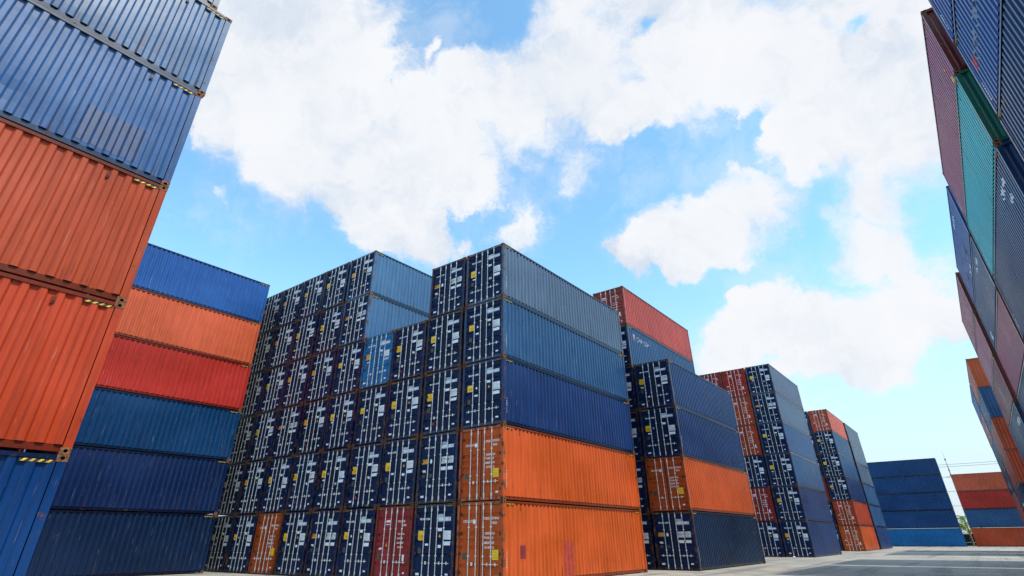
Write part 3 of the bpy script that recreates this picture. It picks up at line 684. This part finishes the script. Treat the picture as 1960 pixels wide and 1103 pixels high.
mast = empty('utility_pole', (-2.78, 150, 0)); tag(mast, 'tall thin steel mast standing between the two end stacks', 'mast')  # utility pole with crossarm and lightning rod, carries no floodlights
mb = MB(); mb.tube([(0, 0, 0), (0, 0, 6), (0, 0, 12.2)], .20, 'pole', 10, .11); link('pole', mb.mesh('pole', True), mast)
for z, r in ((12.3, .16), (13.3, .13), (15.3, .13)):
    link('collar', MB().tube([(0, 0, z), (0, 0, z + .28)], r * 1.3, 'pole', 10, r).mesh('collar', True), mast)
link('upper_pole', MB().tube([(0, 0, 12.2), (0, 0, 15.4)], .085, 'pole', 8, .06).mesh('upper_pole', True), mast)
link('lightning_rod', MB().tube([(0, 0, 15.4), (0, 0, 17.1)], .03, 'pole', 6, .012).mesh('lightning_rod', True), mast)
link('crossarm', MB().box(-.9, .9, -.06, .06, 12.05, 12.17, 'pole').mesh('crossarm'), mast)
for i, (z, h) in enumerate(((14.45, 'highest cable'), (14.05, 'second cable'), (12.15, 'middle cable'), (9.5, 'fourth cable'), (6.9, 'lowest cable'))):
    pts = [(-60 + 10 * j, 150.3 + i * .12, z + ((j - 6) / 6) ** 2 * .9 - .0) for j in range(13)]
    c = link('overhead_cable', MB().tube(pts, .028, 'cable', 5).mesh('cable', True))
    tag(c, '%s of the five thin cables crossing behind the mast' % h, 'cable', 'overhead cables crossing behind the mast')
def frond_plant(name, loc, trunk_h, n, ln, wid, key, label, cat, seed, up=.5):
    rnd = random.Random(seed); t = empty(name, loc); tag(t, label, cat)
    if trunk_h > 0: link('trunk', MB().tube([(0, 0, 0), (.08, 0, trunk_h * .5), (.02, .05, trunk_h)], .16, 'bark', 8, .09).mesh('trunk', True), t)
    mb = MB()
    for i in range(n):
        a = i * 2.399 + rnd.uniform(-.3, .3); el = rnd.uniform(.15, 1.25); L = ln * rnd.uniform(.7, 1.1); sg = 12; pts = []
        for j in range(sg + 1):
            q = j / sg; r = L * q * math.cos(el) + .25 * q * q * L; z = trunk_h + L * q * math.sin(el) * up * 2 - L * .85 * q * q
            pts.append(Vector((r * math.cos(a), r * math.sin(a), z)))
        side = Vector((-math.sin(a), math.cos(a), 0))
        for j in range(sg):
            p, q2 = pts[j], pts[j + 1]
            for s in (-1, 1):
                for e in range(2):
                    b0 = p.lerp(q2, e * .5); w = wid * math.sin(math.pi * (.12 + .86 * (j + e * .5) / sg)) * rnd.uniform(.8, 1.1)
                    tip = b0 + side * s * w + (q2 - p) * .9 + Vector((0, 0, -w * .35)); b1 = b0 + (q2 - p) * .42
                    mb.poly([b0, b1, tip], key)
    link('crown', mb.mesh('crown', fix=False), t); return t
frond_plant('palm_tree', (-3.3, 146.5, 0), 4.6, 26, 2.3, .5, 'palm', 'dark green palm behind the gap between the end stacks', 'palm', 3)
frond_plant('palm_tree', (-1.2, 151, 0), 4.3, 24, 2.3, .5, 'palm', 'palm hidden mostly behind the low end stack', 'palm', 5)
def bush(name, loc, r, key, label, cat, seed, n=900, trunk=True):
    rnd = random.Random(seed); t = empty(name, loc); tag(t, label, cat); mb = MB()
    cl = [(Vector((rnd.gauss(0, .4), rnd.gauss(0, .4), rnd.gauss(0, .35))) * r, rnd.uniform(.3, .55) * r) for _ in range(9)]
    for i in range(n):
        c, cr = rnd.choice(cl); d = Vector((rnd.gauss(0, 1), rnd.gauss(0, 1), rnd.gauss(0, 1))).normalized(); p = c + d * cr * rnd.uniform(.7, 1.05)
        a = d.orthogonal().normalized(); a = (Matrix.Rotation(rnd.uniform(0, 6.28), 3, d) @ a + d * rnd.uniform(-.5, .5)).normalized(); b = d.cross(a).normalized(); s = rnd.uniform(.07, .15)
        mb.poly([p - a * s, p + b * s * .5, p + a * s, p - b * s * .5], key)
    c = link('crown', mb.mesh('crown', fix=False), t); c.location = (0, 0, loc[2] * 0 + 3.0)
    link('trunk', MB().tube([(0, 0, 0), (.05, 0, 3.0)], .09, 'bark', 7, .05).mesh('trunk', True), t); return t
bush('round_tree', (-3.25, 143.5, 0), 1.25, 'lime', 'small lime green round tree below the palm', 'tree', 11)
sh = empty('yard_shed', (-3.2, 147.8, 0)); tag(sh, 'low dark open shed with white posts below the trees', 'shed')
link('back_wall', MB().box(-2.6, 2.6, 1.5, 1.6, 0, 2.0, 'wall').mesh('back_wall'), sh)
mb = MB(); mb.prism([(-.7, 2.05), (1.7, 2.25), (1.7, 2.31), (-.7, 2.11)], 'x', -2.8, 2.8, 'roofmetal'); link('roof', mb.mesh('roof'), sh)
for x in (-2.5, -1.2, .1, 1.4, 2.5): link('post', MB().box(x - .05, x + .05, -.6, -.5, 0, 2.07, 'whitepaint').mesh('post'), sh)
link('rail', MB().box(-2.5, 2.5, -.62, -.58, .55, .63, 'whitepaint').mesh('rail'), sh)
# forklift, only its counterweight shows past the last right-hand stack
M['fkyellow'] = simple('forklift_yellow', (.34, .36, .03), .4, 0, .2, 4); M['fkblack'] = simple('forklift_black', (.012, .013, .012), .45, 0, .3, 4)
fk = empty('forklift', (5.2, 112.5, 0)); tag(fk, 'dark forklift with yellow-green stripe peeking from behind the right-hand stacks', 'forklift')
mb = MB(); cw = [(-2.0, .45), (-2.05, .8), (-1.9, 1.12), (-1.45, 1.3), (-.8, 1.3), (-.8, .3), (-1.8, .3)]; mb.prism(cw, 'y', -.6, .6, 'fkblack'); link('counterweight', mb.mesh('counterweight'), fk)
link('stripe', MB().box(-1.9, -.8, -.612, .612, 1.0, 1.1, 'fkyellow').mesh('stripe'), fk)
link('body', MB().box(-.8, 1.0, -.55, .55, .3, 1.15, 'fkyellow').mesh('body'), fk)
for x, r in ((-1.25, .3), (.75, .38)):
    for s in (-1, 1): link('wheel', MB().tube([(x, s * .42, r), (x, s * .64, r)], r, 'fkblack', 18).mesh('wheel'), fk)
mb = MB()
for x in (-.7, .8):
    for s in (-.5, .5): mb.box(x - .03, x + .03, s - .03, s + .03, 1.15, 2.2, 'fkblack')
mb.box(-.8, .9, -.55, .55, 2.2, 2.25, 'fkblack'); link('overhead_guard', mb.mesh('overhead_guard'), fk)
mb = MB()
for s in (-.35, .35): mb.box(1.1, 1.2, s - .05, s + .05, .1, 2.4, 'fkblack')
mb.box(1.12, 1.18, -.4, .4, 1.2, 1.3, 'fkblack'); link('lift_mast', mb.mesh('lift_mast'), fk)
for s in (-.3, .3): link('fork', MB().box(1.2, 2.2, s - .06, s + .06, .08, .13, 'fkblack').mesh('fork'), fk)
link('seat', MB().box(-.4, .05, -.25, .25, 1.15, 1.35, 'fkblack').box(-.45, -.35, -.25, .25, 1.15, 1.75, 'fkblack').mesh('seat'), fk)
# litter
bmv = bmesh.new(); bmesh.ops.create_icosphere(bmv, subdivisions=2, radius=.11)
for v in bmv.verts: v.co *= 1 + .5 * noise.noise(v.co * 22); v.co.z = max(v.co.z * .6 + .05, 0)
me = bpy.data.meshes.new('scrap'); bmv.to_mesh(me); bmv.free(); me.materials.append(M['whitepaint'])
sc = bpy.data.objects.new('paper_scrap', me); COL.objects.link(sc); sc.location = (-14.4, 59.6, 0); tag(sc, 'crumpled white paper on the concrete before the all-blue stack', 'litter')
